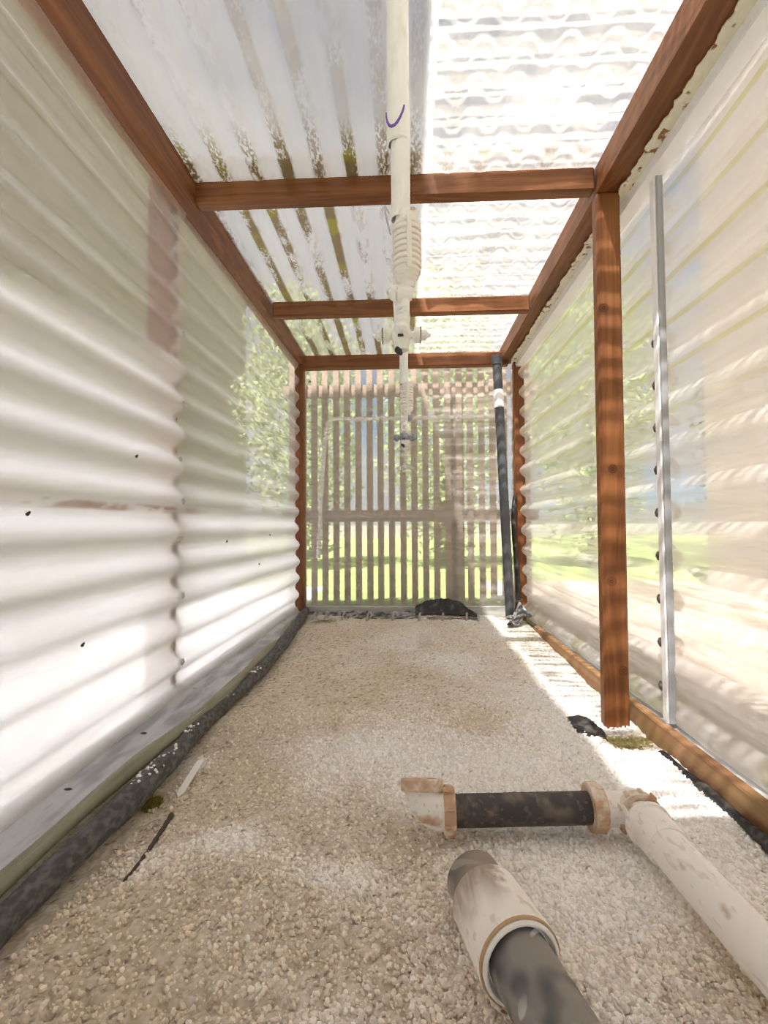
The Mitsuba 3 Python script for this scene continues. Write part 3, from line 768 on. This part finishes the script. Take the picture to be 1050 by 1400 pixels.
# ------------------------------------------------------------------ pipes on the gravel
# pipe assembly: elbow, black pipe, nuts, turning into the white pipe at right
pa = thing('pipe_assembly', 'white elbow and black pipe on the gravel joined to a long white pipe', 'pipe')
AX, AY, AZ = 0.0, 0.785, 0.031
r = 0.0235
body = tube(np.vstack([[(0.0225, AY, 0.070)], [(0.053 - 0.0305 * math.cos(a), AY, 0.0615 - 0.0305 * math.sin(a)) for a in np.linspace(0, PI / 2, 16)], [(0.060, AY, AZ)]]), 0.0278, 36)
TIP = trimesh.transformations.rotation_matrix(-0.43, (1, 0, 0), (0, AY, AZ))
body.apply_transform(TIP)
el = obj('elbow', body, 'rusty_pvc', pa, 40)
obj('elbow_rim', lathe([(0.0235, 0.0), (0.0335, 0.0), (0.034, 0.002), (0.034, 0.0155), (0.0325, 0.018), (0.0255, 0.018), (0.0245, 0.002), (0, 0.002)], (0.0225, AY, 0.0575), n=36).apply_transform(TIP), 'rusty_nut', el, 30)


def nut(x, w, r0, r1, teeth, m, axis, at, holder):
    k = obj('nut', lathe([(0.020, 0), (r0 - 0.001, 0), (r0, 0.0015), (r1, w - 0.0015), (r1 - 0.001, w), (0.020, w)], at, axis, 40), m, holder, 30)
    fr_ = frame(axis)
    parts = []
    for i in range(teeth):
        a = 2 * PI * i / teeth + 0.2
        c = box((r1 - 0.0015, -0.0035, 0.002), (r1 + 0.0028, 0.0035, w - 0.002), 0.001)
        ca, sa = math.cos(a), math.sin(a)
        v = np.array(c.vertices) @ np.array([[ca, sa, 0], [-sa, ca, 0], [0, 0, 1]])
        obj('tooth', trimesh.Trimesh(v @ fr_.T + at, c.faces, process=False), m, k)
    return k


nut(0, 0.018, 0.0325, 0.034, 8, 'rusty_nut', (1, 0, 0), np.array([0.055, AY, AZ]), pa)
obj('black_pipe', lathe([(0.019, 0.0), (r, 0), (r, 0.245), (0.019, 0.245)], (0.06, AY, AZ), (1, 0.06, 0.008), 36), 'dark_pvc', pa, 30)
nut(0, 0.022, 0.036, 0.033, 8, 'rusty_nut', (1, 0, 0), np.array([0.284, 0.7985, AZ + 0.003]), pa)
obj('stub', lathe([(0, 0), (0.025, 0), (0.025, 0.07), (0, 0.07)], (0.300, 0.7995, AZ), (1, 0.0, 0), 30), 'pale_pvc', pa, 30)
obj('corner_elbow', tm(m3.Manifold.hull(m3.Manifold.sphere(0.028, 40) + m3.Manifold.sphere(0.027, 40).translate([0, -0.012, 0]))).apply_translation((0.355, 0.805, AZ)), 'rusty_pvc', pa, 40)
B0, B1 = np.array([0.3545, 0.800, AZ + 0.001]), np.array([0.380, 0.30, 0.032])
bx = B1 - B0
bx /= np.linalg.norm(bx)
nut(0, 0.016, 0.033, 0.0345, 10, 'rusty_nut', bx, B0 + bx * 0.006, pa)
obj('stub', lathe([(0, 0), (0.024, 0), (0.024, 0.06), (0, 0.06)], B0, bx, 36), 'rusty_pvc', pa, 30)
bell = obj('coupling', lathe([(0.0235, 0.040), (0.0335, 0.040), (0.034, 0.042), (0.034, 0.048), (0.0305, 0.0495), (0.0305, 0.092), (0.0285, 0.096), (0.026, 0.096)], B0, bx, 40), 'pale_pvc', pa, 30)
obj('clip_tab', tm(m3.Manifold.hull(m3.Manifold.sphere(0.004, 12) + m3.Manifold.sphere(0.003, 12).translate([0, 0.02, 0.004]))).apply_translation(B0 + bx * 0.045 + [-0.029, 0, 0.012]), 'pale_pvc', bell, True)
obj('white_pipe', lathe([(0.021, 0.06), (0.0265, 0.06), (0.0265, 0.50), (0.021, 0.50)], B0, bx, 40), 'pale_pvc', pa, 30)
# pipe with the wide white coupling in front
pc = thing('coupled_pipe', 'grey muddy pipe with a wide white coupling lying in the foreground', 'pipe')
C0, C1 = np.array([0.083, 0.650, 0.024]), np.array([0.152, 0.375, 0.034])
cx_ = C1 - C0
cl = np.linalg.norm(cx_)
cx_ /= cl
obj('short_pipe', lathe([(0.030, 0.055), (0.0295, 0.004), (0.0305, 0.0), (0.0345, 0.0), (0.0355, 0.002), (0.0355, 0.06), (0.030, 0.06)], C0, cx_, 44), 'brown_pipe', pc, 30)
obj('inner_wall', lathe([(0.0298, 0.003), (0.0298, 0.09), (0, 0.09)], C0, cx_, 30), 'black_hole', pc)
obj('coupling', lathe([(0.036, 0.040), (0.0415, 0.040), (0.0428, 0.043), (0.0452, 0.125), (0.0440, 0.129), (0.036, 0.129)], C0, cx_, 48), 'muddy_coupling', pc, 30)
obj('coupling_lip', lathe([(0.0438, 0.1275), (0.0448, 0.1285), (0.0448, 0.1315), (0.0436, 0.1325)], C0, cx_, 48), 'rust_line', pc, 30)
obj('inner_sleeve', lathe([(0.0337, 0.128), (0.0432, 0.128), (0.0425, 0.134), (0.0402, 0.136), (0.0385, 0.136), (0.0337, 0.124)], C0, cx_, 48), 'tag_white', pc, 30)
obj('grey_pipe', lathe([(0.0338, 0.10), (0.0338, cl), (0, cl)], C0, cx_, 44), 'muddy_pipe', pc, 30)

# ------------------------------------------------------------------ small things on the gravel
gz = lambda x, y: float(ground_h(x, y))
tg = m3.CrossSection([[(-0.0065, -0.045), (0, -0.057), (0.0065, -0.045), (0.0065, 0.052), (-0.0065, 0.052)]]).extrude(0.0016)
tgm = tm(tg)
tgm.apply_transform(trimesh.transformations.rotation_matrix(0.14, (1, 0, 0)))
tgm.apply_transform(trimesh.transformations.rotation_matrix(0.03, (0, 0, 1)))
tgm.apply_translation((-0.4215, 0.946, gz(-0.4215, 0.946) + 0.010))
obj('plant_tag', tgm, 'tag_white', None, False, 'white pointed plastic plant tag lying on the gravel near the hose', 'plant tag')
sp_ = [(-0.4045, 0.835), (-0.400, 0.80), (-0.395, 0.75), (-0.393, 0.71), (-0.3955, 0.675)]
obj('twig', tube(spline([(x, y, gz(x, y) + 0.003) for x, y in sp_], 24), np.interp(np.arange(24), [0, 8, 23], [0.0042, 0.0035, 0.0018]) + 0.0006 * np.sin(np.arange(24) * 2.1), 8), 'bark', None, True, 'thin dark twig lying on the gravel below the moss tuft', 'twig')


def tuft(x, y, rx, ry, rz, n, m, seed, label, c='moss'):
    g = np.random.default_rng(seed)
    v, f, at = [], [], 0
    for k in range(n):
        a, rr = g.uniform(0, 2 * PI), math.sqrt(g.random())
        px, py = x + rx * rr * math.cos(a), y + ry * rr * math.sin(a)
        h = rz * (1 - 0.8 * rr * rr) * g.uniform(0.5, 1.1)
        base = np.array([px, py, gz(px, py) - 0.002])
        tip = base + [g.normal(0, h * 0.4), g.normal(0, h * 0.4), h]
        side = np.array([math.cos(a * 3), math.sin(a * 3), 0]) * 0.0012
        v += [base - side, base + side, tip, base + np.array([-side[1], side[0], 0])]
        f += [[at, at + 1, at + 2], [at + 1, at + 3, at + 2], [at + 3, at, at + 2]]
        at += 4
    return obj(name_of(c), trimesh.Trimesh(np.array(v), np.array(f), process=False), m, None, False, label, c, None, 'stuff')


def name_of(c):
    return c.replace(' ', '_') + '_tuft'


tuft(-0.455, 0.868, 0.016, 0.024, 0.016, 900, 'moss', 41, 'yellow green moss tuft growing beside the black hose')
tuft(0.502, 1.168, 0.062, 0.045, 0.016, 4500, 'brown_moss', 42, 'brown green moss around the foot of the tall post')
tuft(-0.40, 2.33, 0.07, 0.05, 0.008, 900, 'brown_moss', 43, 'brown moss patch on the gravel near the far left corner')


def crumple(u, v):
    x = 0.385 + 0.085 * u
    y = 1.155 + 0.12 * v
    n = meshkit.fbm(np.stack([u * 4, v * 4, 0 * u], -1), 3, 6)
    return np.stack([x + 0.01 * n, y, ground_h(x, y) - 0.002 + 0.026 * n * np.clip(np.sin(PI * u) * np.sin(PI * v), 0, 1) ** 0.6], -1)


obj('plastic_scrap', thick(grid(crumple, 26, 26), 0.0015), 'black_liner', None, True, 'crumpled black plastic scrap on the gravel left of the tall post', 'plastic scrap')
for (x, y), w_ in zip(((-0.563, 0.80), (-0.555, 1.02), (-0.57, 1.30)), ('nearest', 'middle', 'farthest')):
    obj('dead_leaf', tm(m3.Manifold.sphere(0.007, 12).scale([1, 0.6, 0.2])).apply_translation((x, y, 0.0455)), 'bark', None, True, w_ + ' of three tiny dead leaves lying on the grey metal sill', 'leaf', 'leaves on the left sill')

# ------------------------------------------------------------------ outside
obj('ground', grid(lambda u, v: np.stack([-14 + 28 * u, -8 + 30 * v, -0.06 + 0 * u], -1), 2, 2), 'grass', None, False, 'green lawn outside around the enclosure', None, None, 'structure')
obj('bare_soil', box((0.66, -4, -0.07), (2.5, 4.6, -0.04), 0.01), 'dry_soil', None, False, 'bare tan ground outside along the right wall', None, None, 'structure')
obj('added_gravel_path', box((-2.9, -4, -0.07), (-0.70, 4.2, -0.045), 0.01), 'pale_gravel', None, False, 'added pale gravel path outside, bouncing light onto the left wall', None, None, 'structure')  # pale strip added to bounce sunlight onto the left sheets
pr = thing('added_porch_roof', 'added board roof, out of view, shading the open end behind the viewer', 'roof')  # unseen blocker, added to keep sun off the near gravel
for i in range(10):
    obj('board', box((-1.2 + 0.27 * i, -1.4, 1.46), (-0.935 + 0.27 * i, -0.02, 1.485), 0.003), 'wood_kick', pr)
for x in (-1.15, 1.45):
    obj('added_porch_post', box((x, -1.38, -0.06), (x + 0.07, -1.31, 1.46), 0.004), 'wood_kick', pr)
aw = thing('added_sun_shade', 'added cloth shade, out of view, blocking sun from the left half of the roof', 'added_sun_shade')  # unseen blocker, added to keep the left roof half out of the sun
obj('cloth', grid(lambda u, v: np.stack([-1.56 + 1.14 * u, -3.0 + 4.6 * v, 3.2 - 0.02 * np.sin(PI * u)], -1), 12, 12), 'sun_shade_cloth', aw, True)
for x, y in ((-1.52, -2.9), (-1.52, 1.3)):
    obj('pole', lathe([(0.02, -0.06), (0.02, 3.22), (0, 3.22)], (x, y, 0), n=12), 'white_metal', aw, 30)
nb = thing('neighbour_wall', 'pale beige rendered wall of a neighbouring building outside beyond the right wall', 'wall')
obj('render', box((2.5, -3.0, -0.05), (2.62, 4.2, 3.9), 0.01), 'tan_render', nb)
obj('coping', box((2.46, -3.0, 3.9), (2.66, 4.2, 3.96), 0.01), 'pale_curb', nb)


def shrub(x, y, h, rw, m, n, seed, label, z0=0.0):
    g = np.random.default_rng(seed)
    t = thing('shrub', label, 'shrub')
    p = g.normal(size=(n, 3))
    p /= np.linalg.norm(p, axis=1, keepdims=True)
    p *= (0.35 + 0.65 * g.random((n, 1)) ** 0.5) * (0.7 + 0.6 * meshkit.noise(p * 2.6 + seed, seed)[:, None])
    c = np.array([x, y, z0 + h * 0.55]) + p * [rw, rw, h * 0.52]
    c[:, 2] = np.maximum(c[:, 2], -0.04)
    a, b = g.normal(size=(n, 3)), g.normal(size=(n, 3))
    a /= np.linalg.norm(a, axis=1, keepdims=True)
    b -= a * (a * b).sum(1, keepdims=True)
    b /= np.linalg.norm(b, axis=1, keepdims=True)
    s = g.uniform(0.025, 0.055, (n, 1))
    v = np.stack([c - a * s, c - b * s * 0.5, c + a * s, c + b * s * 0.5], 1).reshape(-1, 3)
    k = 4 * np.arange(n)[:, None]
    obj('foliage', trimesh.Trimesh(v, np.vstack([k + [0, 1, 2], k + [0, 2, 3]]), process=False), m, t)
    obj('trunk', tube([(x, y, -0.1), (x + 0.03, y, h * 0.3), (x, y + 0.03, h * 0.6)], [0.05, 0.04, 0.02], 8), 'bark', t, True)


hw = thing('house_wall', 'shaded tan boarded house wall outside left beyond the pale gravel path', 'wall')
for i in range(32):
    obj('board', box((-3.02 + 0.006 * (i % 2), -3.0, -0.05 + 0.17 * i), (-2.98 + 0.006 * (i % 2), 9.0, 0.112 + 0.17 * i), 0.004), 'tan_board', hw)
shrub(-2.45, 0.75, 2.0, 0.42, 'leaf_mid', 2500, 51, 'green shrub outside left beyond the pale gravel path')
shrub(-2.2, 2.6, 1.7, 0.45, 'leaf_dark', 2500, 52, 'green shrub outside left near the far end of the wall')
shrub(-1.35, 6.1, 3.4, 0.82, 'leaf_light', 7000, 53, 'pale green shrub outside behind the left part of the lattice')
shrub(0.45, 6.2, 3.6, 0.82, 'leaf_light', 7000, 54, 'pale green bush outside behind the middle of the lattice')
shrub(2.25, 6.1, 3.5, 0.82, 'leaf_light', 7000, 55, 'pale green bush outside behind the right part of the lattice')
shrub(4.6, 6.4, 3.4, 0.9, 'leaf_dark', 3000, 56, 'dark green bush outside beyond the far right corner')
